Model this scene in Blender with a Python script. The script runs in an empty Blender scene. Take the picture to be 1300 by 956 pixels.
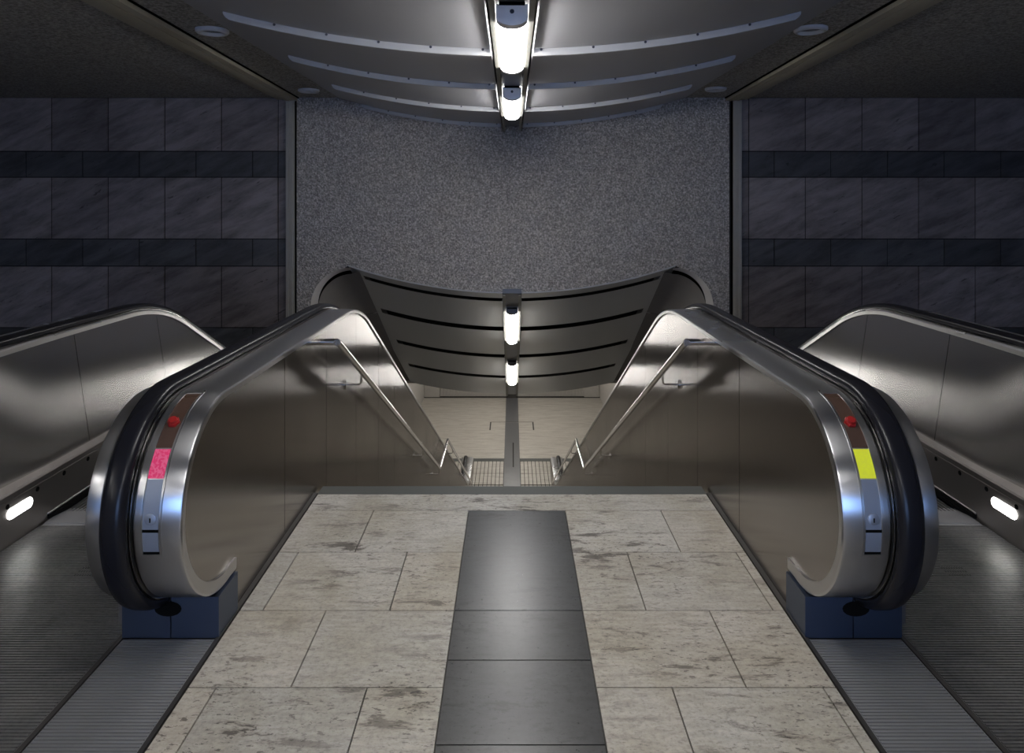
import bpy, bmesh, math, random
from mathutils import Vector
random.seed(7)
C = bpy.context.scene.collection
sc = bpy.context.scene
PI = math.pi

# ---------------------------------------------------------------- camera
cam = bpy.data.cameras.new('camera')
cam.sensor_width = 36; cam.sensor_fit = 'HORIZONTAL'
cam.lens = 900 * 36 / 1300
cam.shift_y = -218 / 1300
cam.clip_start = 0.05; cam.clip_end = 200
co = bpy.data.objects.new('camera', cam); C.objects.link(co)
co.location = (0, 0, 1.6); co.rotation_euler = (PI / 2, 0, 0)
sc.camera = co

# ---------------------------------------------------------------- materials
def nt(name):
    m = bpy.data.materials.new(name); m.use_nodes = True
    t = m.node_tree; b = t.nodes['Principled BSDF']
    return m, t, b
def N(t, kind, **kw):
    n = t.nodes.new(kind)
    for k, v in kw.items():
        if k in n.inputs: n.inputs[k].default_value = v
        else: setattr(n, k, v)
    return n
def coords(t, scale=(1, 1, 1)):
    tc = N(t, 'ShaderNodeTexCoord'); mp = N(t, 'ShaderNodeMapping')
    mp.inputs['Scale'].default_value = scale
    t.links.new(tc.outputs['Object'], mp.inputs['Vector'])
    return mp.outputs['Vector']
def ramp(t, fac, stops):
    r = N(t, 'ShaderNodeValToRGB'); e = r.color_ramp.elements
    while len(e) < len(stops): e.new(0.5)
    for i, (p, c) in enumerate(stops):
        e[i].position = p; e[i].color = (c[0], c[1], c[2], 1)
    t.links.new(fac, r.inputs['Fac']); return r.outputs['Color']
def noise(t, vec, scale, detail=4, rough=.55, dist=0):
    n = N(t, 'ShaderNodeTexNoise'); n.inputs['Scale'].default_value = scale
    n.inputs['Detail'].default_value = detail; n.inputs['Roughness'].default_value = rough
    n.inputs['Distortion'].default_value = dist
    t.links.new(vec, n.inputs['Vector']); return n.outputs['Fac']
def mix(t, a, b, fac, mode='MIX'):
    m = N(t, 'ShaderNodeMix'); m.data_type = 'RGBA'; m.blend_type = mode
    for sock, v in ((m.inputs[6], a), (m.inputs[7], b), (m.inputs[0], fac)):
        if isinstance(v, (int, float)): sock.default_value = v
        elif isinstance(v, tuple): sock.default_value = (v[0], v[1], v[2], 1)
        else: t.links.new(v, sock)
    return m.outputs[2]
def bump(t, b, h, strength, dist):
    n = N(t, 'ShaderNodeBump'); n.inputs['Strength'].default_value = strength
    n.inputs['Distance'].default_value = dist
    t.links.new(h, n.inputs['Height']); t.links.new(n.outputs['Normal'], b.inputs['Normal'])
def mrange(t, v, a, b_, c, d):
    n = N(t, 'ShaderNodeMapRange')
    for i, x in enumerate((a, b_, c, d)): n.inputs[i + 1].default_value = x
    t.links.new(v, n.inputs[0]); return n.outputs[0]

def plain(name, col, rough=.5, metal=0.0, spec=None):
    m, t, b = nt(name)
    v = coords(t); f = noise(t, v, 9, 3)
    c = mix(t, tuple(x * .9 for x in col), tuple(min(1, x * 1.08) for x in col), f)
    t.links.new(c, b.inputs['Base Color'])
    b.inputs['Roughness'].default_value = rough; b.inputs['Metallic'].default_value = metal
    if spec is not None: b.inputs['Specular IOR Level'].default_value = spec
    return m

def steel(name, col, r0, r1, scale=(1, 60, 1), stain=.08, tang=None, aniso=.8):
    m, t, b = nt(name)
    v = coords(t, scale); f = noise(t, v, 14, 4, .6)
    v2 = coords(t); g = noise(t, v2, 1.3, 3, .5)
    c = mix(t, col, tuple(x * (1 - stain) for x in col), g)
    c = mix(t, c, tuple(x * .94 for x in col), f)
    t.links.new(c, b.inputs['Base Color'])
    b.inputs['Metallic'].default_value = 1
    t.links.new(mrange(t, g, .25, .75, r0, r1), b.inputs['Roughness'])
    if tang:
        b.inputs['Anisotropic'].default_value = aniso
        cx = N(t, 'ShaderNodeCombineXYZ')
        for k in range(3): cx.inputs[k].default_value = tang[k]
        t.links.new(cx.outputs[0], b.inputs['Tangent'])
    return m

M = {}
M['steel'] = steel('brushed steel', (.56, .56, .57), .26, .30, (60, 1, 1), .06, (1, 0, 0), .85)
M['steel_side'] = steel('brown tinted steel panel', (.345, .315, .29), .20, .23, (1, 90, 2), .1, (0, 1, 0), .93)
M['steel_outer'] = steel('outer steel panel', (.50, .485, .47), .21, .24, (1, 60, 2), .08, (0, 1, 0), .93)
M['lip'] = steel('satin steel edge', (.50, .49, .48), .3, .36, (1, 60, 2), .06)
M['skirt'] = steel('skirt steel', (.33, .305, .29), .34, .44, (1, 3, 50), .25)
M['basebox'] = plain('blue grey base steel', (.022, .030, .045), .5, .1, .3)
M['deck'] = None
M['rail'] = steel('polished tube steel', (.62, .60, .58), .12, .2, (8, 8, 8), .05)
M['basebox'] = steel('blue grey base steel', (.10, .125, .18), .38, .46, (60, 1, 1), .1)
M['rubber'] = plain('black handrail rubber', (.010, .010, .013), .27, 0, .22)
M['black'] = plain('black gap', (.006, .006, .006), 1, 0, 0)
M['brush'] = plain('black brush', (.006, .006, .006), 1, 0, 0)
M['red'] = plain('red button plastic', (.30, .012, .012), .4)
M['plate'] = plain('satin grey plate', (.27, .30, .36), .45, .6)
M['glass'] = plain('brown window', (.10, .06, .045), .12, .3)
M['trim'] = plain('brown metal trim', (.34, .32, .28), .45, .15)
M['tedge'] = plain('tray edge paint', (.22, .215, .19), .6)
M['ctrim'] = plain('ceiling trim', (.46, .42, .32), .6, 0)
M['tray'] = plain('grey lamp tray', (.16, .16, .165), .4, .3)
M['cap'] = plain('lamp end cap', (.85, .82, .82), .4, .1)
M['darkcap'] = plain('dark lamp end cap', (.07, .07, .085), .4, .1)
M['strip'] = plain('pale trim strip', (.42, .42, .43), .5, .0)
M['screw'] = plain('screw', (.05, .05, .06), .4, .6)
M['slotback'] = plain('void behind slots', (.008, .008, .008), .9)  # near-black colour stands in for the shade inside the slots
M['ring'] = plain('downlight ring', (.62, .62, .64), .4, 0)
M['dlglass'] = plain('dark downlight glass', (.04, .045, .055), .15)
M['tunnel'] = plain('dark tunnel plaster', (.15, .14, .132), .8)
M['rim'] = plain('pale concrete rim', (.48, .45, .42), .85)
M['joint'] = plain('joint mortar', (.045, .042, .038), .85)
M['wjoint'] = plain('wall joint', (.008, .008, .010), .85)
M['void'] = plain('dark subfloor', (.03, .03, .03), .9)
M['nosing'] = plain('dark stair nosing', (.060, .064, .060), .55)
M['curb'] = plain('dark base edging', (.045, .042, .04), .45, .4)

def panelmat(name, col, metal, r):
    m, t, b = nt(name)
    v = coords(t, (4, .35, 1)); f = noise(t, v, 1.6, 3)
    c = mix(t, tuple(x * .9 for x in col), tuple(x * 1.08 for x in col), f)
    t.links.new(c, b.inputs['Base Color'])
    b.inputs['Metallic'].default_value = metal
    t.links.new(mrange(t, f, .3, .7, r, r + .08), b.inputs['Roughness'])
    return m
M['panel'] = panelmat('upper panel paint', (.43, .43, .455), .1, .45)
M['lpanel'] = panelmat('lower panel metal', (.50, .505, .495), .45, .32)

def emit(name, col, s):
    m, t, b = nt(name)
    b.inputs['Base Color'].default_value = (.8, .8, .8, 1)
    b.inputs['Emission Color'].default_value = (*col, 1)
    b.inputs['Emission Strength'].default_value = s
    return m
M['lens'] = emit('lit lamp diffuser', (1, .985, .97), 40)
M['lens2'] = emit('lit lower lamp diffuser', (1, .975, .94), 34)
M['lens3'] = emit('lit lower hall diffuser', (1, .97, .92), 55)
M['skirtlight'] = emit('lit skirt lamp', (1, .99, .97), 14)

def pebble():
    m, t, b = nt('pebble dash')
    v = coords(t)
    vo = N(t, 'ShaderNodeTexVoronoi'); vo.inputs['Scale'].default_value = 42
    t.links.new(v, vo.inputs['Vector'])
    f = noise(t, v, 44, 5, .74); g = noise(t, v, 1.2, 2)
    c = ramp(t, f, [(.36, (.17, .166, .163)), (.52, (.41, .398, .385)), (.66, (.78, .755, .73))])
    c = mix(t, c, mix(t, (.86, .83, .84), (1, .96, .90), g), 1.0, 'MULTIPLY')
    t.links.new(c, b.inputs['Base Color']); b.inputs['Roughness'].default_value = .75
    ad = N(t, 'ShaderNodeMath', operation='ADD')
    t.links.new(f, ad.inputs[0]); t.links.new(vo.outputs['Distance'], ad.inputs[1])
    bump(t, b, ad.outputs[0], .9, .012)
    return m
M['pebble'] = pebble()

def plaster():
    m, t, b = nt('rough ceiling plaster')
    v = coords(t); f = noise(t, v, 38, 5, .7)
    c = ramp(t, f, [(.38, (.15, .143, .13)), (.62, (.46, .435, .40))])
    t.links.new(c, b.inputs['Base Color']); b.inputs['Roughness'].default_value = .85
    bump(t, b, f, .7, .01); return m
M['plaster'] = plaster()

def slate(name, base, rnd=.25):
    m, t, b = nt(name)
    v = coords(t, (1, 1, 1)); gi = N(t, 'ShaderNodeNewGeometry')
    tc = N(t, 'ShaderNodeTexCoord'); mp = N(t, 'ShaderNodeMapping'); mp.vector_type = 'POINT'
    mp.inputs['Rotation'].default_value = (0, .42, 0); t.links.new(tc.outputs['Object'], mp.inputs['Vector'])
    mp2 = N(t, 'ShaderNodeMapping'); mp2.inputs['Scale'].default_value = (1, 1, 4.5); t.links.new(mp.outputs[0], mp2.inputs['Vector'])
    f = noise(t, mp2.outputs[0], 1.6, 8, .68, .3); f2 = noise(t, mp2.outputs[0], 4.5, 7, .72, .4)
    c = ramp(t, f, [(.36, tuple(x * .62 for x in base)), (.5, base), (.62, tuple(x * 1.3 for x in base))])
    vein = ramp(t, f2, [(.33, (.30, .30, .30)), (.38, (1, 1, 1))])
    c = mix(t, c, vein, 1.0, 'MULTIPLY')
    r = mrange(t, gi.outputs['Random Per Island'], 0, 1, 1 - rnd, 1 + rnd)
    cc = N(t, 'ShaderNodeCombineColor')
    for k in range(3): t.links.new(r, cc.inputs[k])
    c = mix(t, c, cc.outputs[0], 1.0, 'MULTIPLY')
    t.links.new(c, b.inputs['Base Color'])
    t.links.new(mrange(t, f2, .3, .7, .34, .5), b.inputs['Roughness'])
    bump(t, b, f2, .25, .004); return m
M['slate'] = slate('purple grey slate', (.165, .145, .145))
M['slate_dark'] = slate('dark blue slate', (.062, .063, .068))

def stone(name, base, tint2, rough0=.3, rr=.2, bp=.12):
    m, t, b = nt(name)
    v = coords(t); gi = N(t, 'ShaderNodeNewGeometry')
    a = coords(t, (1, 2.1, 1))
    big = noise(t, v, 2.2, 5, .6, .4); sp = noise(t, v, 60, 4, .75)
    vein = noise(t, coords(t, (1, 3.2, 1)), 4.2, 8, .72, .35); dots = noise(t, coords(t, (1, 2.2, 1)), 30, 3, .7, .3)
    msk = mrange(t, noise(t, v, 1.7, 3, .5), .42, .62, .3, 1)
    c = mix(t, base, tint2, mrange(t, big, .38, .62, 0, 1))
    c = mix(t, c, ramp(t, sp, [(.34, (.74, .73, .72)), (.5, (1, 1, 1)), (.7, (1.12, 1.11, 1.08))]), 1.0, 'MULTIPLY')
    c = mix(t, c, ramp(t, vein, [(.40, (.26, .24, .23)), (.418, (.68, .66, .64)), (.46, (1, 1, 1))]), msk, 'MULTIPLY')
    c = mix(t, c, ramp(t, dots, [(.375, (.30, .28, .28)), (.41, (1, 1, 1))]), msk, 'MULTIPLY')
    c = mix(t, c, ramp(t, noise(t, coords(t, (1, 4, 1)), 9, 5, .7), [(.35, (.80, .79, .78)), (.6, (1.04, 1.04, 1.04))]), 1.0, 'MULTIPLY')
    c = mix(t, c, ramp(t, gi.outputs['Random Per Island'], [(0, (.88, .87, .85)), (.35, (1.0, .96, .90)), (.7, (.96, .98, 1.0)), (1, (1.02, 1, .96))]), 1.0, 'MULTIPLY')
    t.links.new(c, b.inputs['Base Color'])
    t.links.new(mrange(t, sp, .3, .7, rough0, rough0 + rr), b.inputs['Roughness'])
    bump(t, b, sp, bp, .002); return m
M['stone'] = stone('beige granite', (.45, .435, .405), (.37, .345, .295), .42)
M['granite'] = stone('dark granite', (.042, .043, .045), (.033, .034, .036), .27, .05, .03)
def darkfloor():
    m, t, b = nt('ribbed landing metal')
    v = coords(t); f = noise(t, v, 3, 6, .65, .5); s = noise(t, v, 60, 3, .7)
    c = ramp(t, f, [(.35, (.13, .13, .132)), (.65, (.23, .225, .22))])
    c = mix(t, c, ramp(t, s, [(.3, (.7, .7, .7)), (.6, (1, 1, 1))]), .8, 'MULTIPLY')
    t.links.new(c, b.inputs['Base Color']); b.inputs['Metallic'].default_value = .55
    b.inputs['Roughness'].default_value = .42; return m
M['landing'] = darkfloor()
M['comb'] = plain('comb plate metal', (.27, .27, .28), .45, .5)
M['tread'] = plain('step metal', (.10, .10, .10), .5, .5)
def lowfloor():
    m, t, b = nt('lower hall stone')
    v = coords(t, (.5, 3.2, 1)); f = noise(t, v, 3.0, 6, .65, .6); s = noise(t, coords(t, (1, 4, 1)), 12, 4, .6)
    c = ramp(t, f, [(.34, (.36, .33, .285)), (.5, (.46, .43, .38)), (.66, (.52, .49, .44))])
    c = mix(t, c, ramp(t, s, [(.3, (.72, .70, .68)), (.45, (1, 1, 1))]), .7, 'MULTIPLY')
    t.links.new(c, b.inputs['Base Color']); b.inputs['Roughness'].default_value = .42
    return m
M['lowfloor'] = lowfloor()
M['lowstrip'] = plain('grey floor band', (.13, .13, .135), .3)
M['wallpanel'] = plain('pale wall panel', (.42, .40, .37), .5)
def sticker(name, col, scrib):
    m, t, b = nt(name)
    f = noise(t, coords(t, (1, 1, 1)), 120, 3, .6, .1)
    c = ramp(t, f, [(.47, col), (.53, scrib)])
    t.links.new(c, b.inputs['Base Color']); b.inputs['Roughness'].default_value = .5
    return m
M['pink'] = sticker('pink sticker', (.95, .035, .16), (1.0, .15, .28))
M['yellow'] = sticker('yellow sticker', (.90, .95, .03), (.88, .92, .05))

# ---------------------------------------------------------------- mesh helper
class MB:
    def __init__(s): s.v = []; s.f = []; s.mi = []
    def quad(s, a, b, c, d, mi=0):
        n = len(s.v); s.v += [tuple(a), tuple(b), tuple(c), tuple(d)]; s.f.append((n, n+1, n+2, n+3)); s.mi.append(mi)
    def box(s, x0, x1, y0, y1, z0, z1, mi=0):
        n = len(s.v)
        s.v += [(x, y, z) for x in (x0, x1) for y in (y0, y1) for z in (z0, z1)]
        for f in ((0,1,3,2),(4,6,7,5),(0,4,5,1),(2,3,7,6),(0,2,6,4),(1,5,7,3)):
            s.f.append(tuple(n+i for i in f)); s.mi.append(mi)
    def grid(s, rows, mi=0, closed=False, caps=False):
        n = len(s.v); w = len(rows[0])
        for r in rows: s.v += [tuple(p) for p in r]
        for i in range(len(rows)-1):
            for j in range(w if closed else w-1):
                k = (j+1) % w
                s.f.append((n+i*w+j, n+i*w+k, n+(i+1)*w+k, n+(i+1)*w+j)); s.mi.append(mi)
        if caps:
            s.f.append(tuple(n+j for j in range(w))); s.mi.append(mi)
            s.f.append(tuple(n+(len(rows)-1)*w+j for j in range(w))); s.mi.append(mi)
    def tube(s, pts, r, seg=14, mi=0):
        pts = [Vector(p) for p in pts]; rows = []
        for i, p in enumerate(pts):
            a = pts[max(0, i-1)]; b = pts[min(len(pts)-1, i+1)]
            t = (b-a).normalized()
            up = Vector((0, 0, 1)) if abs(t.z) < .9 else Vector((0, 1, 0))
            e = t.cross(up).normalized(); g = e.cross(t)
            k = 1.0
            if 0 < i < len(pts)-1:
                t1 = (p-a).normalized(); t2 = (b-p).normalized()
                k = 1/max(.6, math.cos(t1.angle(t2)/2))
            rows.append([p + (e*math.cos(q*2*PI/seg) + g*math.sin(q*2*PI/seg))*r*(k if False else 1) for q in range(seg)])
        s.grid(rows, mi, True, True)
    def disc(s, c, ax, r, h, seg=24, mi=0, dome=0):
        ax = Vector(ax).normalized(); c = Vector(c)
        up = Vector((0, 0, 1)) if abs(ax.z) < .9 else Vector((0, 1, 0))
        e = ax.cross(up).normalized(); g = ax.cross(e)
        rows = []
        for (rr, hh) in ((r, 0), (r, h*.75), (r*.9, h)):
            rows.append([c + ax*hh + (e*math.cos(q*2*PI/seg)+g*math.sin(q*2*PI/seg))*rr for q in range(seg)])
        s.grid(rows, mi, True, True)
    def build(s, name, mats, parent=None, smooth=None, weld=True):
        me = bpy.data.meshes.new(name); me.from_pydata(s.v, [], s.f)
        if not isinstance(mats, (list, tuple)): mats = [mats]
        for m in mats: me.materials.append(m)
        for p, i in zip(me.polygons, s.mi): p.material_index = i
        bm = bmesh.new(); bm.from_mesh(me)
        if weld: bmesh.ops.remove_doubles(bm, verts=bm.verts, dist=.00005)
        bmesh.ops.recalc_face_normals(bm, faces=bm.faces)
        bm.to_mesh(me); bm.free()
        if smooth:
            for p in me.polygons: p.use_smooth = True
            me.set_sharp_from_angle(angle=math.radians(smooth))
        o = bpy.data.objects.new(name, me); C.objects.link(o)
        if parent: o.parent = parent
        return o
def thing(name, label, cat, loc=(0, 0, 0), group=None):
    o = bpy.data.objects.new(name, None); C.objects.link(o); o.location = loc
    o.empty_display_size = .1
    o['label'] = label; o['category'] = cat
    if group: o['group'] = group
    return o
def rebase(root):
    """children were modelled in place: keep them there under a root that stands at its base"""
    for ch in root.children:
        ch.location = tuple(-Vector(root.location)) if ch.parent == root else ch.location
def struct(o):
    o['kind'] = 'structure'; return o
def interp(pts, x):
    if x <= pts[0][0]: return pts[0][1]
    for (a, b), (c, d) in zip(pts, pts[1:]):
        if x <= c: return b + (d-b)*(x-a)/(c-a) if c > a else d
    return pts[-1][1]
def frange(a, b, n): return [a+(b-a)*i/n for i in range(n+1)]

# ---------------------------------------------------------------- constants of the place
SL = .497                       # slope of stairs, escalators and lower ceiling
D = 6.4                         # depth of the lower hall
KN = 5.08                       # top knee of the escalators
YW = 9.85                       # portal wall
ZC = 3.09                       # upper ceiling
KB = KN + D/SL

# ---------------------------------------------------------------- upper floor
f = MB()
f.box(-9, 9, -9.2, 2.0, -.30, -.012)
f.box(-1.09, 1.09, 2.0, 3.92, -.30, -.012)
for s in (-1, 1):
    a, b = sorted((s*2.70, s*9)); f.box(a, b, 2.0, 4.9, -.30, -.012)
    a, b = sorted((s*1.09, s*2.70)); f.box(a, b, 2.0, 3.55, -.30, -.030)
struct(f.build('floor', M['joint']))
g = .005
t = MB()
def tile(x0, x1, y0, y1, mi=0):
    t.box(x0+g/2, x1-g/2, y0+g/2, y1-g/2, -.012, 0, mi)
SX0, SX1 = -.227, .278
tile(-1.075, 1.075, 3.711, 3.92)
rows = [(3.265, 3.711, [-.724], [.778]), (2.796, 3.265, [-.983, -.4825], [.529, 1.03]),
        (2.350, 2.796, [-.733], [.777])]
y = 2.35; k = 0
while y > -1.5:
    rows.append((y-.45, y, [-.98, -.48] if k % 2 == 0 else [-.73], [.53, 1.03] if k % 2 == 0 else [.78])); y -= .45; k += 1
for (a, b, L, R) in rows:
    xs = [-1.075] + L + [SX0]
    for p, q in zip(xs, xs[1:]): tile(p, q, a, b)
    xs = [SX1] + R + [1.075]
    for p, q in zip(xs, xs[1:]): tile(p, q, a, b)
ys = [3.711, 2.796, 2.491, 2.1, 1.6, 1.1, .6, .1, -.4, -.9, -1.45]
for a, b in zip(ys[1:], ys): tile(SX0, SX1, a, b, 1)
# hall floor around and behind the viewer
for i in range(-9, 9):
    for j in range(15):
        tile(i*1.0, (i+1)*1.0, -1.5-(j+1)*.5, -1.5-j*.5)
for s in (-1, 1):
    for i in range(7):
        for j in range(9):
            a, b = sorted((s*(2.72+i*.9), s*(2.72+(i+1)*.9)))
            if b > 9: b = 9
            if a < -9: a = -9
            tile(a, b, 4.9-(j+1)*.71, 4.9-j*.71)
struct(t.build('floor', [M['stone'], M['granite']], weld=False))

# ---------------------------------------------------------------- staircase (its dark top nosing shows, the treads drop away behind it)
st = thing('staircase', 'stone staircase dropping away between the two escalators behind its dark top nosing', 'stairs', (0, 4.0, 0))
m = MB(); m.box(-1.075, 1.075, 3.92, 4.03, -.16, .0)
m.build('nosing', M['nosing'], st, weld=False)
m = MB(); yy = 4.03; z = 0
n1, n2 = 18, 20
r1 = 3.0/n1; r2 = 3.4/n2
for i in range(n1-1):
    z -= r1; m.box(-1.075, 1.075, yy, yy+r1/SL, z-.35, z); yy += r1/SL
z = -3.0; m.box(-1.075, 1.075, yy, yy+1.45, z-.35, z); yy += 1.45
for i in range(n2-1):
    z -= r2; m.box(-1.075, 1.075, yy, yy+r2/SL, z-.30, z); yy += r2/SL
YS = yy
m.build('flight', M['stone'], st, weld=False)
rebase(st)

# ---------------------------------------------------------------- escalators
def arc(cy, cz, r, a0, a1, n):
    return [(cy + r*math.cos(math.radians(a0+(a1-a0)*i/n)), cz + r*math.sin(math.radians(a0+(a1-a0)*i/n))) for i in range(n+1)]
Cn = (2.705, .525); Rn = .37
Cb = (19.9, -D+.525)
TH = math.atan(SL)
def knee(y, z, R, sgn):
    T = R*math.tan(TH/2)
    if sgn > 0:   # flat -> down
        y0 = y-T; cy, cz = y0, z-R
        return [(cy+R*math.sin(TH*i/10), cz+R*math.cos(TH*i/10)) for i in range(11)]
    y1 = y+T; cy, cz = y1, z+R
    return [(cy-R*math.sin(TH*(10-i)/10), cz-R*math.cos(TH*(10-i)/10)) for i in range(11)]
ZD = .895
path = arc(Cn[0], Cn[1], Rn, 276, 90, 48)
path = [(Cn[0]+.10, Cn[1]-Rn)] + path
path += [(3.3, ZD), (3.9, ZD), (4.4, ZD)] + knee(KN, ZD, 1.8, 1)
path += [(7, ZD-SL*(7-KN)), (10, ZD-SL*(10-KN)), (14, ZD-SL*(14-KN))] + knee(KB, ZD-D, 1.8, -1)
path += arc(Cb[0], Cb[1], Rn, 90, -90, 26) + [(Cb[0]-.1, Cb[1]-Rn)]
def norms(P):
    out = []
    for i in range(len(P)):
        a = P[max(0, i-1)]; b = P[min(len(P)-1, i+1)]
        ty, tz = b[0]-a[0], b[1]-a[1]; L = math.hypot(ty, tz)
        out.append((-tz/L, ty/L))
    return out
NR = norms(path)
def off(d): return [(p[0]+n[0]*d, p[1]+n[1]*d) for p, n in zip(path, NR)]
def upper_of(P):
    i0 = min(range(len(P)), key=lambda i: P[i][0]); i1 = max(range(len(P)), key=lambda i: P[i][0])
    return P[i0:i1+1]
def lower_of(P):
    i0 = min(range(len(P)), key=lambda i: P[i][0]); return sorted(P[:i0+1])
def lower_far(P):
    i1 = max(range(len(P)), key=lambda i: P[i][0]); return sorted(P[i1:])
U0 = upper_of(path)
def LZ(y):  # level of the escalator's floor line
    return interp(U0, min(max(y, 2.72), 19.88)) - ZD
def fade(y, a, b):
    return min(1, max(0, (y-a)/(b-a)))
def fd(y): return fade(y, 2.95, 3.7)*(1-fade(y, 18.8, 19.4))

# stepped tread mesh shared by all steps
def step_mesh():
    m = MB(); m.box(-.41, .41, 0, .398, -.19, -.012)
    n = 40; w = .82/n
    for i in range(n): m.box(-.41+i*w, -.41+i*w+w*.5, 0, .398, -.012, 0)
    o = m.build('step', M['tread'], weld=False); return o

step_proto = step_mesh()
def make_escalator(s, label, sticker_mat, sticker_name, sticker_label):
    root = thing('escalator', label, 'escalator', (s*1.92, 2.3, 0))
    def balustrade(A, sg, inner):
        # a runs from the handrail axis (a=0) towards the moving steps
        def P(a, y, z): return (s*(A + sg*a), y, z)
        bal = MB()
        rows = []
        for (p, n) in zip(path, NR):
            e = .105 - .045*fd(p[0])
            prof = [(-.215, -.010), (-.212, -.003), (-.205, 0), (-.066, 0), (-.060, -.001), (-.052, -.012), (-.050, -.03),
                    (.050, -.03), (.052, -.010), (.058, -.002), (e-.008, 0), (e-.002, -.003), (e, -.010)]
            rows.append([P(a, p[0]+n[0]*o, p[1]+n[1]*o) for a, o in prof])
        bal.grid(rows)
        # the lighter rolled lip carried on the side, wider where it turns under the newel
        inn = []
        for i, (p, n) in enumerate(zip(path, NR)):
            ang = math.degrees(math.atan2(p[1]-Cn[1], p[0]-Cn[0])) if p[0] < 2.9 and p[1] < .6 else 0
            d = .028
            if p[0] < 2.9 and p[1] < .52:
                d = .028 + .022*min(1, (.52-p[1])/.33)
            inn.append((p[0]-n[0]*d, p[1]-n[1]*d))
        rows = []
        for (p, n, q) in zip(path, NR, inn):
            rows.append([P(-.215, p[0]-n[0]*.010, p[1]-n[1]*.010), P(-.215, q[0], q[1]), P(-.201, q[0], q[1])])
        lipm = MB(); lipm.grid(rows)
        rows = []
        for (p, n) in zip(path, NR):
            e = .105 - .045*fd(p[0])
            rows.append([P(e, p[0]-n[0]*.010, p[1]-n[1]*.010), P(e, p[0]-n[0]*.034, p[1]-n[1]*.034), P(e-.014, p[0]-n[0]*.034, p[1]-n[1]*.034)])
        lipm.grid(rows)
        deck = bal.build('balustrade', M['steel'], root, 40)
        lipm.build('side_lip', M['lip'], deck, 40)
        # far-side panel
        U = upper_of(inn); LN = lower_of(inn); LF = lower_far(inn)
        ys = sorted(set([q[0] for q in U] + frange(2.64, 4.9, 24) + frange(5, 19.9, 60)))
        def low_stair(y):
            if y < 2.64: return interp(LN, y)
            if y > 19.95: return interp(LF, y)
            if y < 4.0: return 0.0
            return max(-D, -SL*(y-4.0)-.25)
        def low_out(y):
            if y < 2.64: return interp(LN, y)
            if y > 19.95: return interp(LF, y)
            return LZ(y) - (.25 if y > 4.9 else 0)
        low = low_stair if inner else low_out
        if inner: seams = [3.43, 4.2, 5.0, 5.84, 6.63] + [6.63+.82*k for k in range(1, 16)]
        else: seams = [3.6, 5.0, 6.6, 8.2]
        pm = MB()
        edges = [ys[0]] + seams + [ys[-1]]
        for i, (a, b) in enumerate(zip(edges, edges[1:])):
            a2 = a + (.0022 if i else 0); b2 = b - (.0022 if i < len(edges)-2 else 0)
            col = [a2] + [y for y in ys if a2+.001 < y < b2-.001] + [b2]
            if a2 < 2.64 < b2: col = sorted(col + [2.6399, 2.6401])
            rws = [[P(-.205, y, low(y)-(.012 if y < 2.64 else 0)+(interp(U, y)+.012-low(y))*k/4) for k in range(5)] for y in col]
            pm.grid(rws)
        o = pm.build('side_panel', M['steel_side'] if inner else M['steel_outer'], deck, weld=False)
        bk = MB()
        col = [y for y in ys if y > 2.66 and y < 19.9]
        bk.grid([[P(-.195, y, low(y)), P(-.195, y, interp(U, y)-.02)] for y in col])
        bk.build('inner_core', M['black'], deck, weld=False)
        # panel facing the steps, leaning away from them
        def ez(y, z):
            e = .105 - .045*fd(y) - .010
            k = .148*fd(y); return e + k*max(0, interp(U, y)-z)
        pe = MB()
        if inner: seams = [3.2, 4.06, 5.2]
        else: seams = [3.2, 4.06, 5.0]
        seams += [seams[-1]+1.2*k for k in range(1, 12)]
        edges = [ys[0]] + seams + [ys[-1]]
        def low_e(y):
            if y < 2.64: return interp(LN, y)
            if y > 19.95: return interp(LF, y)
            return LZ(y)+.245
        for i, (a, b) in enumerate(zip(edges, edges[1:])):
            a2 = a + (.0022 if i else 0); b2 = b - (.0022 if i < len(edges)-2 else 0)
            col = [a2] + [y for y in ys if a2+.001 < y < b2-.001] + [b2]
            if a2 < 2.64 < b2: col = sorted(col + [2.6399, 2.6401])
            rws = []
            for y in col:
                zs = [low_e(y)+(interp(U, y)-low_e(y))*k/5 for k in range(6)]
                rws.append([P(ez(y, z_), y, z_) for z_ in zs])
            pe.grid(rws)
        pe.build('side_panel', M['steel_outer'], deck, 30, weld=False)
        bk = MB()
        col = [y for y in ys if 2.7 < y < 19.9]
        bk.grid([[P(ez(y, LZ(y)+.2)-.012, y, LZ(y)+.2), P(ez(y, interp(U, y))-.012, y, interp(U, y)-.01)] for y in col])
        bk.build('inner_core', M['black'], deck, weld=False)
        # skirt and ledge
        sk = MB()
        rws = []
        for y in col:
            Z = LZ(y); kb = ez(y, Z+.245)
            rws.append([P(kb-.004, y, Z+.247), P(.192, y, Z+.243), P(.200, y, Z+.236), P(.200, y, Z+.212), P(.193, y, Z+.208), P(.197, y, Z+.205), P(.197, y, Z-.06)])
        sk.grid(rws)
        # close its end at the newel
        sk.quad(P(.197, col[0], 0), P(.197, col[0], .247), P(.10, col[0], .247), P(.10, col[0], 0))
        sk.build('skirt_panel', M['skirt'], deck, 30, weld=False)
        for yb in [3.11+.21*k for k in range(10)]:
            b = MB(); b.disc(P(.196, yb, .185), (s*sg, 0, 0), .012, .004, 12)
            b.build('bolt', M['black'], deck)
        # lit oval lamp in the skirt
        b = MB(); ring = []
        for k in range(32):
            q = 2*PI*k/32; cx = .062 if math.cos(q) > 0 else -.062
            ring.append((cx + .026*math.cos(q), .026*math.sin(q)))
        b.grid([[P(.196, 3.405+u_, .143+v_) for u_, v_ in ring], [P(.2005, 3.405+u_*.98, .143+v_*.95) for u_, v_ in ring]], 0, True, True)
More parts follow.
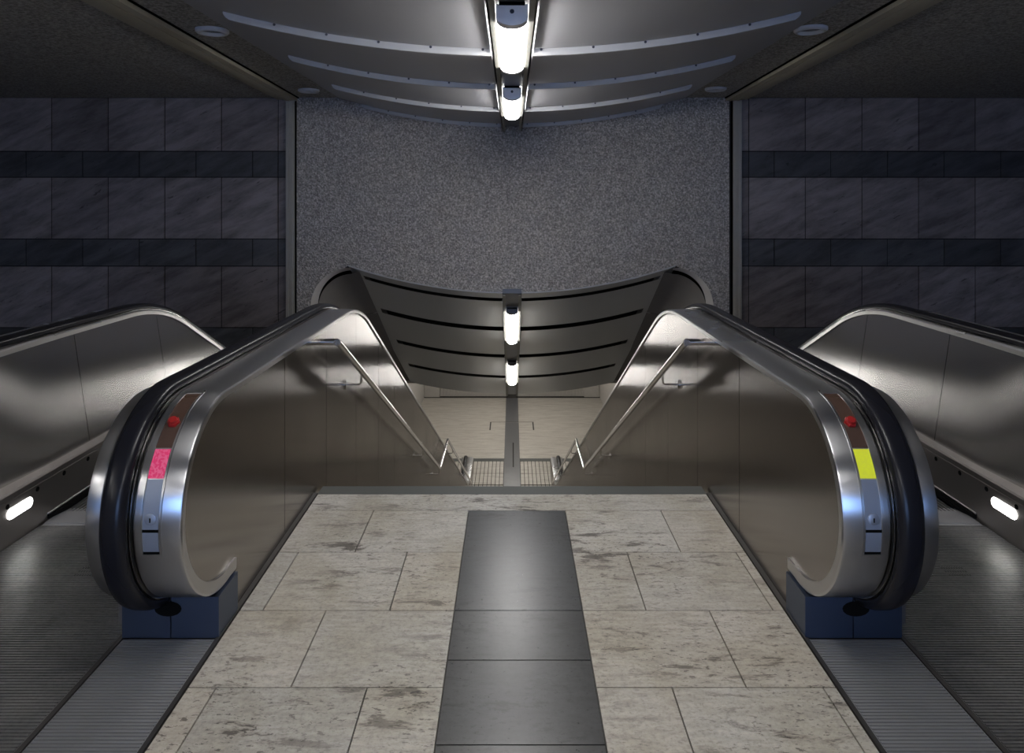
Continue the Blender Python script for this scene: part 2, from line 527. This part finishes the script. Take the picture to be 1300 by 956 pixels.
        lo = b.build('skirt_light', M['skirtlight'], deck); lo['label'] = 'lit white oval lamp'
        # brush deflector
        b = MB()
        yb = [y for y in frange(3.606, 8, 40)]
        b.grid([[P(.197, y, LZ(y)+.027), P(.232*1, y, LZ(y)+.020) if y > 3.615 else P(.205, y, LZ(y)+.024), P(.232, y, LZ(y)+.003) if y > 3.615 else P(.205, y, LZ(y)+.003), P(.197, y, LZ(y)+.003)] for y in yb], 0, True, True)
        b.build('brush', M['brush'], deck, weld=False)
        b = MB(); b.grid([[P(.198, y, LZ(y)+.034), P(.206, y, LZ(y)+.031), P(.206, y, LZ(y)+.026), P(.198, y, LZ(y)+.026)] for y in yb], 0, True, True)
        b.build('brush_holder', M['steel'], deck, weld=False)
        # newel base box
        b = MB()
        x0, x1 = sorted((P(-.222, 0, 0)[0], P(.135, 0, 0)[0])); xm = P(-.045, 0, 0)[0]
        b.box(min(x0, xm), xm-.002, 2.618, 2.80, 0, .152); b.box(xm+.002, x1, 2.618, 2.80, 0, .152)
        b.build('newel_base', M['basebox'], deck, weld=False)
        # flat black disc painted as the dark hole where the handrail dives in
        b = MB(); b.grid([[P(-.035+.050*math.cos(q*PI/8), 2.6165, .108+.028*math.sin(q*PI/8)) for q in range(16)],
                          [P(-.035+.050*math.cos(q*PI/8), 2.63, .108+.028*math.sin(q*PI/8)) for q in range(16)]], 0, True, True)
        b.build('handrail_inlet', M['black'], deck)
        # control strip on the newel
        def S(ang, a, o):   # point on the newel surface
            r = Rn+o; q = math.radians(180-ang)
            return P(a, Cn[0]+r*math.cos(q), Cn[1]+r*math.sin(q))
        def patch(mb, a0, a1, g0, g1, o0, o1, n=14):
            rws = []
            for k in range(n+1):
                gg = g0+(g1-g0)*k/n
                rws.append([S(gg, a0, o0), S(gg, a0, o1), S(gg, a1, o1), S(gg, a1, o0)])
            mb.grid(rws, 0, True, True)
        if inner:
            b = MB()
            for (x0, x1, g0, g1) in ((-.149, -.142, -14, 84), (-.086, -.079, -14, 84), (-.142, -.086, -14, -12.5), (-.142, -.086, 82.5, 84)):
                patch(b, x0, x1, g0, g1, -.002, .003, 20)
            b.build('control_strip', M['steel'], deck, 50)
            b = MB(); patch(b, -.142, -.086, 41, 82.5, -.004, .0008, 12)
            b.build('inspection_window', M['glass'], deck, 50)['label'] = 'brown tinted recess window'
            b = MB(); patch(b, -.141, -.087, 25.5, 40.3, -.002, .0022, 8)
            o = b.build(sticker_name, sticker_mat, deck, 50); o['label'] = sticker_label
            b = MB(); patch(b, -.140, -.088, .8, 25, -.002, .0016, 8)
            b.build('cover_plate', M['plate'], deck, 50)
            b = MB(); patch(b, -.140, -.088, -11, -.8, -.002, .0016, 6)
            b.build('access_cover', M['plate'], deck, 50)
            b = MB(); patch(b, -.1415, -.0865, -.8, .8, -.002, .0008, 3)
            b.build('shadow_gap', M['black'], deck, 50)
            b = MB(); patch(b, -.1415, -.0865, -12.5, -11, -.002, .0008, 3)
            b.build('shadow_gap', M['black'], deck, 50)
            b = MB(); cpt = Vector(S(6, -.114, .001)); ax = Vector(S(6, -.114, .01))-cpt
            b.disc(cpt, ax, .019, .004, 24); k = b.build('key_switch', M['plate'], deck, 30)
            b = MB(); tq = Vector(S(6, -.114, .0056)); b.box(tq.x-.002, tq.x+.002, tq.y-.001, tq.y+.003, tq.z-.010, tq.z+.004)
            b.build('keyhole', M['black'], deck)
            # red emergency stop button sunk in the window
            b = MB(); cpt = Vector(S(56, -.114, .0)); ax = Vector(S(56, -.114, .01))-cpt
            b.disc(cpt, ax, .015, .020, 20); b.disc(cpt, ax, .022, .010, 6)
            b.build('stop_button', M['red'], deck, 40)['label'] = 'red emergency stop button'
            # slim screw at the strip's top
            b = MB(); cpt = Vector(S(85.5, -.146, .001)); b.disc(cpt, (0, -.1, 1), .004, .003, 10)
            b.build('screw', M['rail'], deck)
        # handrail: closed loop as far as it is exposed
        h = MB()
        Hp = [(-.042, .010), (-.041, .026), (-.032, .037), (-.015, .041), (.015, .041), (.032, .037), (.041, .026), (.042, .010),
              (.038, .000), (.020, -.004), (-.020, -.004), (-.038, .000)]
        rws = [[P(a, p[0]+n[0]*o_, p[1]+n[1]*o_) for a, o_ in Hp] for p, n in list(zip(path, NR))[3:-4]]
        h.grid(rws, 0, True, True)
        h.build('handrail', M['rubber'], root, 60)
        # bright guide line beside the handrail
        h = MB()
        for e in (-.0465, .0465):
            rws = [[P(e-.002, p[0]+n[0]*-.012, p[1]+n[1]*-.012), P(e-.002, p[0]+n[0]*.004, p[1]+n[1]*.004), P(e+.002, p[0]+n[0]*.004, p[1]+n[1]*.004), P(e+.002, p[0]-n[0]*.012, p[1]-n[1]*.012)] for p, n in list(zip(path, NR))[3:-4]]
            h.grid(rws, 0, True, True)
        h.build('handrail_guide', M['rail'], deck, 40)
        return deck
    bi = balustrade(1.305, 1, True)
    bi['label'] = 'balustrade beside the stairs'
    bo = balustrade(2.56, -1, False)
    bo['label'] = 'balustrade by the outer wall'
    # ribbed landing floor plates
    def ribbed(u0, u1, y0, y1, name, mat):
        m_ = MB(); a, b = sorted((s*u0, s*u1))
        m_.box(a, b, y0, y1, -.03, -.003)
        y = y0+.003
        while y < y1-.009:
            m_.box(a+.004, b-.004, y, y+.0078, -.003, 0); y += .0145
        return m_.build(name, mat, root, weld=False)
    ribbed(1.455, 2.36, .9, 3.54, 'landing_plate', M['landing'])
    ribbed(1.095, 1.435, .9, 2.615, 'landing_plate', M['comb'])
    m_ = MB(); a, b = sorted((s*1.437, s*1.453)); m_.box(a, b, .9, 2.9, -.03, .001)
    a, b = sorted((s*1.077, s*1.092)); m_.box(a, b, -1.0, 2.64, -.03, .004); m_.box(min(s*1.077, s*1.099), max(s*1.077, s*1.099), 2.64, 3.93, -.03, .004)
    m_.build('frame_edge', M['curb'], root, weld=False)
    m_ = MB()
    for i in range(9):
        for j in range(3):
            xx = s*1.89 + i*.011; m_.box(xx, xx+.005, 3.06+j*.03, 3.072+j*.03, -.002, .0012)
    m_.build('dotted_mark', M['tread'], root, weld=False)
    m_ = MB(); a, b = sorted((s*1.50, s*2.35))
    m_.box(a, b, 3.56, 3.70, -.03, .002); m_.box(a, b, 3.54, 3.558, -.03, .0)
    nt_ = 42; w = (b-a)/nt_
    for i in range(nt_): m_.box(a+i*w, a+i*w+w*.45, 3.70, 3.735, -.02, .0015)
    m_.build('comb_plate', M['comb'], root, weld=False)
    k = 0; y = 3.69
    while y < 19.2:
        if k == 0 and s < 0: o = step_proto
        else: o = step_proto.copy(); C.objects.link(o)
        zz = LZ(y+.2)
        o.parent = root
        o.location = (s*1.925 - root.location.x, y+.002 - root.location.y, zz-.004 - root.location.z)
        y += .4; k += 1
    m_ = MB(); a, b = sorted((s*1.48, s*2.36)); m_.box(a, b, 19.3, 21.0, -D-.03, -D+.002)
    m_.build('landing_plate', M['landing'], root, weld=False)
    for ch in root.children:
        if not ch.name.startswith('step'): ch.location = tuple(-Vector(root.location))
    return root
make_escalator(-1, 'left escalator with a pink sticker on its black-handrailed steel newel', M['pink'], 'sticker', 'bright pink sticker with pale lettering')
make_escalator(1, 'right escalator with a yellow sticker on its black-handrailed steel newel', M['yellow'], 'sticker', 'plain bright yellow sticker')

# ---------------------------------------------------------------- stair handrails
for s, nm in ((-1, 'left'), (1, 'right')):
    r = thing('stair_handrail', 'stainless tube handrail sloping down the steel side wall %s of the stairs' % nm, 'handrail', (s*.995, 4.06, .82), 'handrails of the stairs')
    m = MB(); X = s*.995
    zt = .816
    z1 = zt-SL*(9.79-4.05)
    m.tube([(s*1.098, 4.05, zt), (s*1.0, 4.05, zt)], .019)
    m.tube([(X, 4.04, zt+.003), (X, 4.07, zt-.008), (X, 9.78, z1+.003), (X, 9.80, z1), (X, 10.98, z1), (X, 11.0, z1-.006), (X, 17.2, z1-SL*6.2)], .019)
    m.tube([(X-.0, 4.05, zt), (X, 4.03, zt+.0)], .019)
    m.build('rail', M['rail'], r, 50, weld=False)
    for yb in (4.68, 7.96, 9.75, 11.9, 15.0):
        zr = zt-SL*(yb-4.05) if yb < 9.79 else z1-SL*max(0, yb-11)
        b = MB(); b.tube([(X, yb, zr-.015), (X, yb, zr-.075), (s*1.01, yb, zr-.088), (s*1.098, yb, zr-.088)], .007, 8)
        o = b.build('bracket', M['rail'], r, 50)
        b = MB(); b.disc((s*1.1, yb, zr-.088), (-s, 0, 0), .032, .008, 18)
        b.build('wall_rosette', M['rail'], o, 40)
    rebase(r)

# ---------------------------------------------------------------- portal wall, tiled walls
def opening(u):
    if u <= 2.276: return .375 + .073*u*u
    if u < 2.80: return .176 + math.sqrt(max(0, .55**2-(u-2.25)**2))
    return -.9
m = MB()
us = frange(0, 2.276, 24) + [2.25+.55*math.sin(math.radians(q)) for q in range(8, 90, 5)] + [2.8]
us = sorted(us)
for s in (-1, 1):
    m.grid([[(s*u, YW, opening(u)), (s*u, YW, 1.6), (s*u, YW, ZC)] for u in us])
    m.grid([[(s*2.8, YW, z) for z in (-.9, 0, .176, 1.6, ZC)], [(s*3.02, YW, z) for z in (-.9, 0, .176, 1.6, ZC)]])
struct(m.build('wall_portal', M['pebble'], weld=False))
# pale rounded reveal of the opening
m = MB()
for s in (-1, 1):
    rws = []
    for q in range(0, 19):
        a = math.radians(90-q*5)
        rws.append([(s*(2.25+.55*math.cos(a)), YW, .176+.55*math.sin(a)), (s*(2.25+(.47+.06*(1-q/18)*.6)*math.cos(a)), YW+.10, .176+(.47+.06*(1-q/18)*.6)*math.sin(a))])
    rws.append([(s*2.8, YW, -2.3), (s*2.72, YW+.10, -2.3)])
    m.grid(rws)
struct(m.build('wall_reveal', M['rim'], None, 30, weld=False))
# shoulder of the sloping tunnel and its side walls
def tun(d):  # profile dropped along the slope by d metres of Y
    out = []
    for q in range(0, 19):
        a = math.radians(90-q*5); rr = .47+.06*(1-q/18)*.6
        out.append((2.25+rr*math.cos(a), .176+rr*math.sin(a)))
    return out
for s in (-1, 1):
    m = MB()
    for (ya, yb, k, mi) in ((YW+.10, 11.55, 1.0, 0), (11.56, 16.1, 1.0, 0)):
        rws = []
        for y in (ya, yb):
            dz = -SL*(y-YW)
            rws.append([(s*2.05, y, .73+dz)] + [(s*u, y, z+dz) for u, z in tun(0)] + [(s*2.72, y, -7.2)])
        m.grid(rws, mi)
    m.quad((s*2.8, 4.9, -.03), (s*2.8, YW, -.03), (s*2.8, YW, -7.0), (s*2.8, 4.9, -7.0))
    m.quad((s*2.8, YW, -.9), (s*2.8, YW+.1, -.9), (s*2.72, YW+.1, -7.0), (s*2.8, YW, -7.0))
    m.quad((s*2.72, 16.1, -7), (s*3.64, 16.1, -7), (s*3.64, 16.1, -2.4), (s*2.72, 16.1, -2.4))
    # ledge beyond the outer balustrades
    m.quad((s*2.8, 4.9, -.9), (s*9, 4.9, -.9), (s*9, YW, -.9), (s*2.8, YW, -.9))
    m.quad((s*2.7, 4.9, -.0), (s*9, 4.9, -.0), (s*9, 4.9, -.9), (s*2.7, 4.9, -.9))
    struct(m.build('wall_tunnel', M['tunnel'], None, 30, weld=False))

# tiled walls: joints taken from the photograph
zr = [(3.09, 2.344, 0), (2.344, 1.983, 1), (1.983, 1.124, 0), (1.124, .747, 1), (.747, -.107, 0), (-.107, -.48, 1), (-.48, -.9, 0)]
for s, nm in ((-1, 'left'), (1, 'right')):
    m = MB(); bk = MB()
    a, b = sorted((s*3.02, s*9)); bk.box(a, b, YW+.012, YW+.2, -.9, ZC)
    base0 = 3.25 if s < 0 else 3.29
    for (z1, z0, dk) in zr:
        w = .787; st0 = base0 if not dk else base0 + .355
        edges = [3.13 if s < 0 else 3.18]
        if dk: edges.append(base0-.0) ; edges.append(st0)
        else: edges.append(base0)
        x = edges[-1]+w
        while x < 9: edges.append(x); x += w
        edges.append(9)
        for p, q in zip(edges, edges[1:]):
            a, b = sorted((s*(p+.007), s*(q-.007)))
            m.box(a, b, YW-.0, YW+.014, z0+.007, z1-.007, dk)
    struct(m.build('wall_' + nm, [M['slate'], M['slate_dark']], weld=False))
    struct(bk.build('wall_' + nm, M['wjoint'], weld=False))
# vertical metal trims between rendered and tiled wall
for s, k, (u0, u1) in ((-1, 1, (3.0, 3.13)), (1, 2, (3.05, 3.18))):
    m = MB()
    def bx_(a, b, d): 
        x0, x1 = sorted((s*a, s*b)); m.box(x0, x1, YW-d, YW+.01, -.9, ZC-.002)
    bx_(u0+.012, u1, .045); bx_(u0+.03, u0+.06, .058); bx_(u0+.085, u0+.115, .058)
    struct(m.build('trim_%d' % k, M['trim'], weld=False))
    m = MB(); x0, x1 = sorted((s*(u0-.008), s*(u0+.012))); m.box(x0, x1, YW-.02, YW+.01, -.9, ZC-.002)
    struct(m.build('trim_%d' % (k+4), M['black'], weld=False))

# ---------------------------------------------------------------- upper ceiling
m = MB(); m.box(-9, 9, -9.2, YW+.1, ZC, ZC+.2)
struct(m.build('ceiling', M['plaster']))
# slanting ceiling trims
for s, k in ((-1, 3), (1, 4)):
    m = MB()
    def lin(uw, u5, y): return uw + (u5-uw)*(YW-y)/(YW-5.15)
    def strip(w0, w1, n0, n1, d):
        rws = []
        for y in (YW, 5.15, 0, -8.9):
            yy_ = max(y, 0) if y < 0 else y
            a, b = lin(w0, n0, yy_), lin(w1, n1, yy_)
            rws.append([(s*a, y, ZC-.001), (s*a, y, ZC-d), (s*b, y, ZC-d), (s*b, y, ZC-.001)])
        m.grid(rws, 0, True, True)
    strip(2.975, 3.05, 2.785, 2.865, .05)
    strip(3.062, 3.14, 2.875, 2.955, .05)
    strip(3.14, 3.26, 2.955, 3.085, .03)
    struct(m.build('trim_%d' % k, M['ctrim'], weld=False))
    m = MB(); strip(2.955, 2.975, 2.765, 2.785, .012)
    struct(m.build('trim_%d' % (k+4), M['black'], weld=False))

# curved upper cladding panels, each with its screwed lip
AU = .0624
rowY = [(-.95, .60), (.60, 2.13), (2.13, 3.66), (3.66, 5.15), (5.15, 6.64), (6.64, 8.23), (8.23, YW)]
names = ['behind the viewer', 'right above the viewer', 'above the stair head', 'beside the large near lamp', 'between the two lit lamps', 'beside the small far lamp', 'last row at the rough wall']
for (ya, yb), nm in zip(rowY, names):
    for s, side in ((-1, 'left'), (1, 'right')):
        r = thing('curved_panel', 'curved grey ceiling panel %s of the lamps, %s' % (side, nm), 'ceiling panel', (s*1.2, (ya+yb)/2, 2.72), 'curved panels of the upper ceiling')
        us = frange(.145, 2.395, 20)
        m = MB()
        m.grid([[(s*u, ya+.004, 2.725+AU*u*u), (s*u, yb-.004, 2.722+AU*u*u)] for u in us])
        m.grid([[(s*u, ya+.004, 2.745+AU*u*u), (s*u, yb-.004, 2.742+AU*u*u)] for u in us])
        m.quad((s*.145, ya+.004, 2.78), (s*.145, yb-.004, 2.78), (s*.145, yb-.004, 2.725), (s*.145, ya+.004, 2.725))
        m.box(*sorted((s*.145, s*.151)), ya+.004, yb-.06, 2.682, 2.73)
        m.build('cladding', M['panel'], r, 30, weld=False)
        if yb > 3:
            m = MB(); us = frange(.155, 2.04, 18)
            rws = []
            for u in us + [2.065, 2.08]:
                k = 0 if u <= 2.04 else (.012 if u < 2.07 else .030)
                zt_, zb_ = 2.727+AU*u*u, 2.670+AU*u*u+k
                rws.append([(s*u, yb-.052, zt_), (s*u, yb-.048, zb_+.004), (s*u, yb-.040, zb_), (s*u, yb-.030, zb_), (s*u, yb-.030, zt_)])
            m.grid(rws, 0, True, True)
            lip = m.build('trim_strip', M['strip'], r, 30, weld=False)
            u = .21
            while u < 2.06:
                b = MB(); b.disc((s*u, yb-.050, 2.714+AU*u*u), (0, -1, -.1), .010, .006, 10)
                b.build('screw', M['screw'], lip)
                u += .375
        rebase(r)
# lamp tray of the upper ceiling
tr = thing('lamp_tray', 'long grey metal tray carrying the lamps along the upper ceiling', 'lamp tray', (0, 4, 2.66), 'lamp trays')
m = MB(); m.box(-.125, .125, -8.8, YW-.01, 2.69, 2.74)
m.build('tray_base', M['tray'], tr)
for s in (-1, 1):
    m = MB(); m.box(*sorted((s*.0895, s*.120)), -8.8, YW-.01, 2.606, 2.634)
    m.build('tray_edge', M['tedge'], tr)
for yj in (3.60, 6.33):
    for s in (-1, 1):
        for q in (-.28, -.34, -.40):
            m = MB(); m.disc((s*.09, yj+q, 2.69), (0, 0, -1), .006, .004, 8); m.build('rivet', M['screw'], tr)
rebase(tr)

# lamps
def lamp(label, y0, y1, z, slope, mat, capmat, group, x0=0):
    """z is the height of the lens's lowest line at y0"""
    r = thing('strip_lamp', label, 'lamp', (0, (y0+y1)/2, z-slope*(y1-y0)/2), group)
    def Zs(y): return z-slope*(y-y0)
    def pr(y, w, h, top):
        z_ = Zs(y)
        return [(-w, y, z_+top)] + [(w*math.sin(math.radians(q))*1.0, y, z_+h-h*math.cos(math.radians(q))) for q in range(-90, 91, 15)] + [(w, y, z_+top)]
    m = MB(); m.grid([pr(y0, .083, .045, .11), pr(y0+.03, .083, .045, .11), pr(y1-.03, .083, .045, .11), pr(y1, .078, .04, .11)], 0, True, True)
    m.build('diffuser', mat, r, 40)
    for a, b in ((y0-.09, y0-.002), (y1+.002, y1+.07)):
        m = MB(); m.grid([pr(a, .086, .05, .115), pr(b, .088, .05, .115)], 0, True, True)
        cpo = m.build('end_cap', capmat, r, 40)
        if a < y0:
            b_ = MB(); b_.disc((0, a-.001, Zs(a)+.075), (0, -1, 0), .012, .006, 12); b_.build('screw', M['screw'], cpo)
    m = MB(); m.box(-.07, .07, y0-.1, y0-.085, Zs(y0)+.108, Zs(y0)+.13); m.build('gasket', M['black'], r)  # black bar painted as the dark gap above the cap
    rebase(r)
    if x0:
        r.location.x = x0
    return r
lamp('large near strip lamp glowing white at the top centre of the picture', 3.90, 5.19, 2.564, 0, M['lens'], M['cap'], 'lit strip lamps')
lamp('small far strip lamp glowing white at the upper ceiling, just before the rough wall', 6.60, 8.05, 2.564, 0, M['lens'], M['cap'], 'lit strip lamps')
lamp('strip lamp of the upper tray directly above the viewer', 1.2, 2.5, 2.564, 0, M['lens'], M['cap'], 'lit strip lamps')
lamp('strip lamp of the upper tray behind the viewer', -1.5, -.2, 2.564, 0, M['lens'], M['cap'], 'lit strip lamps')
zm = lambda y: .375-SL*(y-YW)
lamp('larger, upper strip lamp on the sloping lower ceiling', 10.45, 11.86, zm(10.45)-.107, SL, M['lens2'], M['darkcap'], 'lit strip lamps')
lamp('smaller, lowest strip lamp on the sloping lower ceiling', 13.25, 14.70, zm(13.25)-.107, SL, M['lens2'], M['darkcap'], 'lit strip lamps')

for k, y in enumerate((-4.2, -6.9)):  # unseen lamps added for the wall's light and the steel's reflections
    lamp('strip lamp of the hall behind the viewer, number %d along the middle row' % (k+1) if 0 else 'strip lamp in the middle row of the hall behind the viewer', y, y+1.3, 2.564, 0, M['lens'], M['cap'], 'middle row lamps behind the viewer')
for x in (-5.2, 5.2):  # side row added to throw frontal light on the walls
    for y in ((-2.5, -5.0, -7.5) if x < 0 else ()):
        lamp('strip lamp in the %s row of the hall behind the viewer' % ('left' if x < 0 else 'right'), y, y+1.3, 2.9, 0, M['lens'], M['cap'], '%s row lamps behind the viewer' % ('left' if x < 0 else 'right'), x)

# downlights
for (x, y, lab) in ((-2.55, 6.03, 'round unlit downlight in the left ceiling near the top edge of the picture'), (-2.63, 9.17, 'small round unlit downlight at the left of the ceiling close to the wall'),
                    (2.52, 5.98, 'round unlit downlight in the right ceiling near the top edge of the picture'), (2.60, 9.05, 'small round unlit downlight at the right of the ceiling close to the wall')):
    r = thing('downlight', lab, 'downlight', (x, y, ZC), 'round downlights')
    m = MB(); rws = []
    for (rad, dz) in ((.135, 0), (.135, -.022), (.122, -.034), (.105, -.034), (.095, -.012), (.09, -.004)):
        rws.append([(x+rad*math.cos(q*PI/20), y+rad*math.sin(q*PI/20), ZC+dz-.0005) for q in range(40)])
    m.grid(rws, 0, True); m.build('ring', M['ring'], r, 40)
    m = MB(); m.disc((x, y, ZC-.001), (0, 0, -1), .094, .008, 32); m.build('glass', M['dlglass'], r, 40)
    rebase(r)

# ---------------------------------------------------------------- sloping lower ceiling
def zl(u, y):
    k = .073 - .023*(y-YW)/6.1
    return .375 + k*u*u - SL*(y-YW)
slots = [YW+.0, 10.17, 11.50, 13.04, 14.53, 15.93]
nm2 = ['narrow row under rough wall', 'second row from rough wall', 'third row from rough wall', 'fourth row from rough wall', 'lowest row']
for i, (ya, yb) in enumerate(zip(slots, slots[1:])):
    for s, side in ((-1, 'left'), (1, 'right')):
        r = thing('sloping_panel', 'curved panel of the sloping ceiling, %s of lamps, %s' % (side, nm2[i]), 'ceiling panel', (s*1.2, (ya+yb)/2, zl(1.2, (ya+yb)/2)), 'curved panels of the sloping ceiling')
        gap = (.20 if i else .12) if yb < 15.9 else 0
        m = MB(); us = frange(.135, 2.11, 18)
        y0 = ya + (.004 if i else .0)
        ysn = frange(y0, yb-gap, 3)
        m.grid([[(s*u, y, zl(u, y)) for y in ysn] + [(s*u, ysn[-1], zl(u, ysn[-1])+.02)] + [(s*u, y0+.12, zl(u, y0+.12)+.02), (s*u, y0, zl(u, y0))] for u in us])
        y2 = frange(y0, yb-.003, 3)
        m.grid([[(s*u, y, zl(u, y)) for y in y2] + [(s*u, y2[-1], zl(u, y2[-1])+.02), (s*u, y0, zl(u, y0)+.02)] for u in (2.11, 2.19, 2.276)])
        m.box(*sorted((s*.135, s*.139)), y0, y0+.001, zl(0, y0)-.02, zl(0, y0)+.03)
        m.build('cladding', M['lpanel'], r, 30, weld=False)
        if i == 0:
            m = MB(); us2 = frange(.15, 2.276, 20)
            m.grid([[(s*u, YW-.012, zl(u, YW)+.012), (s*u, YW-.012, zl(u, YW)-.006), (s*u, YW+.01, zl(u, YW)-.006)] for u in us2])
            m.build('edge_bead', M['strip'], r, 30)
        rebase(r)
m = MB()
for s in (-1, 1):
    m.grid([[(s*u, y, zl(u, y)+.22) for y in frange(YW+.05, 16.0, 6)] for u in frange(0, 2.3, 12)])
struct(m.build('ceiling_backing', M['slotback'], weld=False))  # dark sheet behind the panels, painting the slots' shade
tr = thing('lamp_tray', 'grey metal tray carrying the two lamps down the sloping ceiling', 'lamp tray', (0, 12.8, zm(12.8)), 'lamp trays')
m = MB(); m.grid([[(-.13, y, zm(y)-.012), (.13, y, zm(y)-.012), (.13, y, zm(y)+.05), (-.13, y, zm(y)+.05)] for y in (YW-.02, 15.93)], 0, True, True)
m.build('tray_base', M['tray'], tr)
for s in (-1, 1):
    m = MB(); m.grid([[(s*.0895, y, zm(y)-.05), (s*.128, y, zm(y)-.05), (s*.128, y, zm(y)-.032), (s*.0895, y, zm(y)-.032)] for y in (YW-.02, 15.93)], 0, True, True)
    m.build('tray_edge', M['tedge'], tr)
rebase(tr)

# ---------------------------------------------------------------- lower hall
m = MB()
m.box(-3.9, 3.9, 17.0, 29.7, -D-.2, -D-.012)
struct(m.build('floor', M['joint']))
t = MB()
for s in (-1, 1):
    for j in range(18):
        ya = 22.36+j*.4; 
        a, b = sorted((s*.245, s*3.9)); t.box(a, b, ya, min(ya+.4, 29.5), -D-.012, -D)
    a, b = sorted((s*.245, s*3.9)); t.box(a, b, 22.12, 22.36, -D-.012, -D, 2)
    # barred slabs at the foot of the stairs
    for (ya, yb) in ((21.13, 22.10), (20.28, 21.10), (19.4, 20.2)):
        x = .26
        while x < 2.3:
            a, b = sorted((s*x, s*(x+.098))); t.box(a, b, ya, yb, -D-.012, -D); x += .117
    a, b = sorted((s*.245, s*1.2)); t.box(a, b, 17.2, 19.38, -D-.012, -D, 0)
t.box(-.24, .24, 17.2, 29.5, -D-.012, -D, 1)
struct(t.build('floor', [M['lowfloor'], M['lowstrip'], M['nosing']], weld=False))
m = MB()
for s in (-1, 1):
    y0, y1 = 7200/286, 7200/276
    a, b = sorted((s*.80, s*.75)); m.box(a-.005, b-.01, y0, y1, -D, -D+.002)
m.box(-.245, .245, 7200/276-.03, 7200/276, -D, -D+.002, 1)
m.box(-.80, .80, 7200/276, 7200/276+.03, -D, -D+.002)
m.box(.02, .06, 7200/333, 7200/302, -D, -D+.002)  # dark strip painted for the reflection of a tactile line
struct(m.build('floor', [M['joint'], M['wallpanel']], weld=False))
m = MB()
m.box(-3.9, 3.9, 29.5, 29.7, -D, -2.4)
for s in (-1, 1): m.box(*sorted((s*3.64, s*3.8)), 16.0, 29.6, -D-.1, -2.4)
struct(m.build('wall_lower', M['wallpanel']))
m = MB()
for s in (-1, 1):
    m.box(*sorted((s*3.0, s*3.62)), 29.38, 29.5, -D+.03, -2.5)
x = -2.96
while x < 2.9:
    if abs(x+.05) > .28: m.box(x, x+.10, 29.44, 29.5, -D+.05, -2.5)
    x += .13
struct(m.build('wall_lower', M['wallpanel'], weld=False))
m = MB(); m.box(-3.64, 3.64, 29.36, 29.5, -D, -D+.03); m.box(-.24, .24, 29.35, 29.5, -D, -2.5)
struct(m.build('baseboard_lower', M['joint'], weld=False))
m = MB(); m.box(-3.9, 3.9, 15.9, 29.7, -2.4, -2.3)
struct(m.build('ceiling', M['wallpanel']))
for y0 in (17.5, 20.5, 23.5, 26.5):  # hidden lamps added to light the lower hall
    lamp('strip lamp on the flat ceiling of the lower hall', y0, y0+1.4, -2.52, 0, M['lens3'], M['darkcap'], 'lamps of the lower hall')

# ---------------------------------------------------------------- hall behind the viewer
m = MB()
m.box(-9.2, -9, -9.2, YW+.3, -1, ZC+.2); m.box(9, 9.2, -9.2, YW+.3, -1, ZC+.2)
struct(m.build('wall_side', M['slate_dark'], weld=False))
m = MB()
for a in ((-9.4, -9.2, -9.2, 30.2, -7.6, 3.6), (9.2, 9.4, -9.2, 30.2, -7.6, 3.6), (-9.4, 9.4, -9.2, 30.2, -7.6, -7.4), (-9.4, 9.4, -9.2, 30.2, 3.4, 3.6), (-9.4, 9.4, 30.0, 30.2, -7.6, 3.6), (-9.4, 9.4, -9.25, -9.05, -7.6, -.02), (-9.4, 9.4, -9.25, -9.05, ZC, 3.6)):
    m.box(*a)
struct(m.build('wall_outer', M['void'], weld=False))  # unseen shell added to stop outside light leaking through gaps
m = MB()
m.box(-9, -2.2, -9.2, -9, 0, ZC); m.box(2.2, 9, -9.2, -9, 0, ZC); m.box(-2.2, 2.2, -9.2, -9, 2.8, ZC)
struct(m.build('wall_back', M['slate_dark']))
m = MB()
for x in (-2.2, -1.1, 0, 1.1, 2.2): m.box(x-.03, x+.03, -9.15, -9.05, 0, 2.8)
m.box(-2.2, 2.2, -9.15, -9.05, 2.74, 2.8); m.box(-2.2, 2.2, -9.15, -9.05, 0, .06)
struct(m.build('door_1', M['trim'], weld=False))  # unseen door frame in the opening added for daylight reflections

# ---------------------------------------------------------------- world: cool daylight outside an unseen entrance, added for the steel to reflect
w = bpy.data.worlds.new('world'); sc.world = w; w.use_nodes = True
bg = w.node_tree.nodes['Background']
bg.inputs['Color'].default_value = (.30, .50, 1.0, 1); bg.inputs['Strength'].default_value = 9.0

sc.view_settings.view_transform = 'Standard'
sc.view_settings.look = 'None'
sc.view_settings.exposure = 0
sc.view_settings.gamma = 1
sc.view_settings.use_curve_mapping = False
sc.cycles.use_denoising = True
sc.cycles.max_bounces = 8
sc.cycles.sample_clamp_indirect = 6
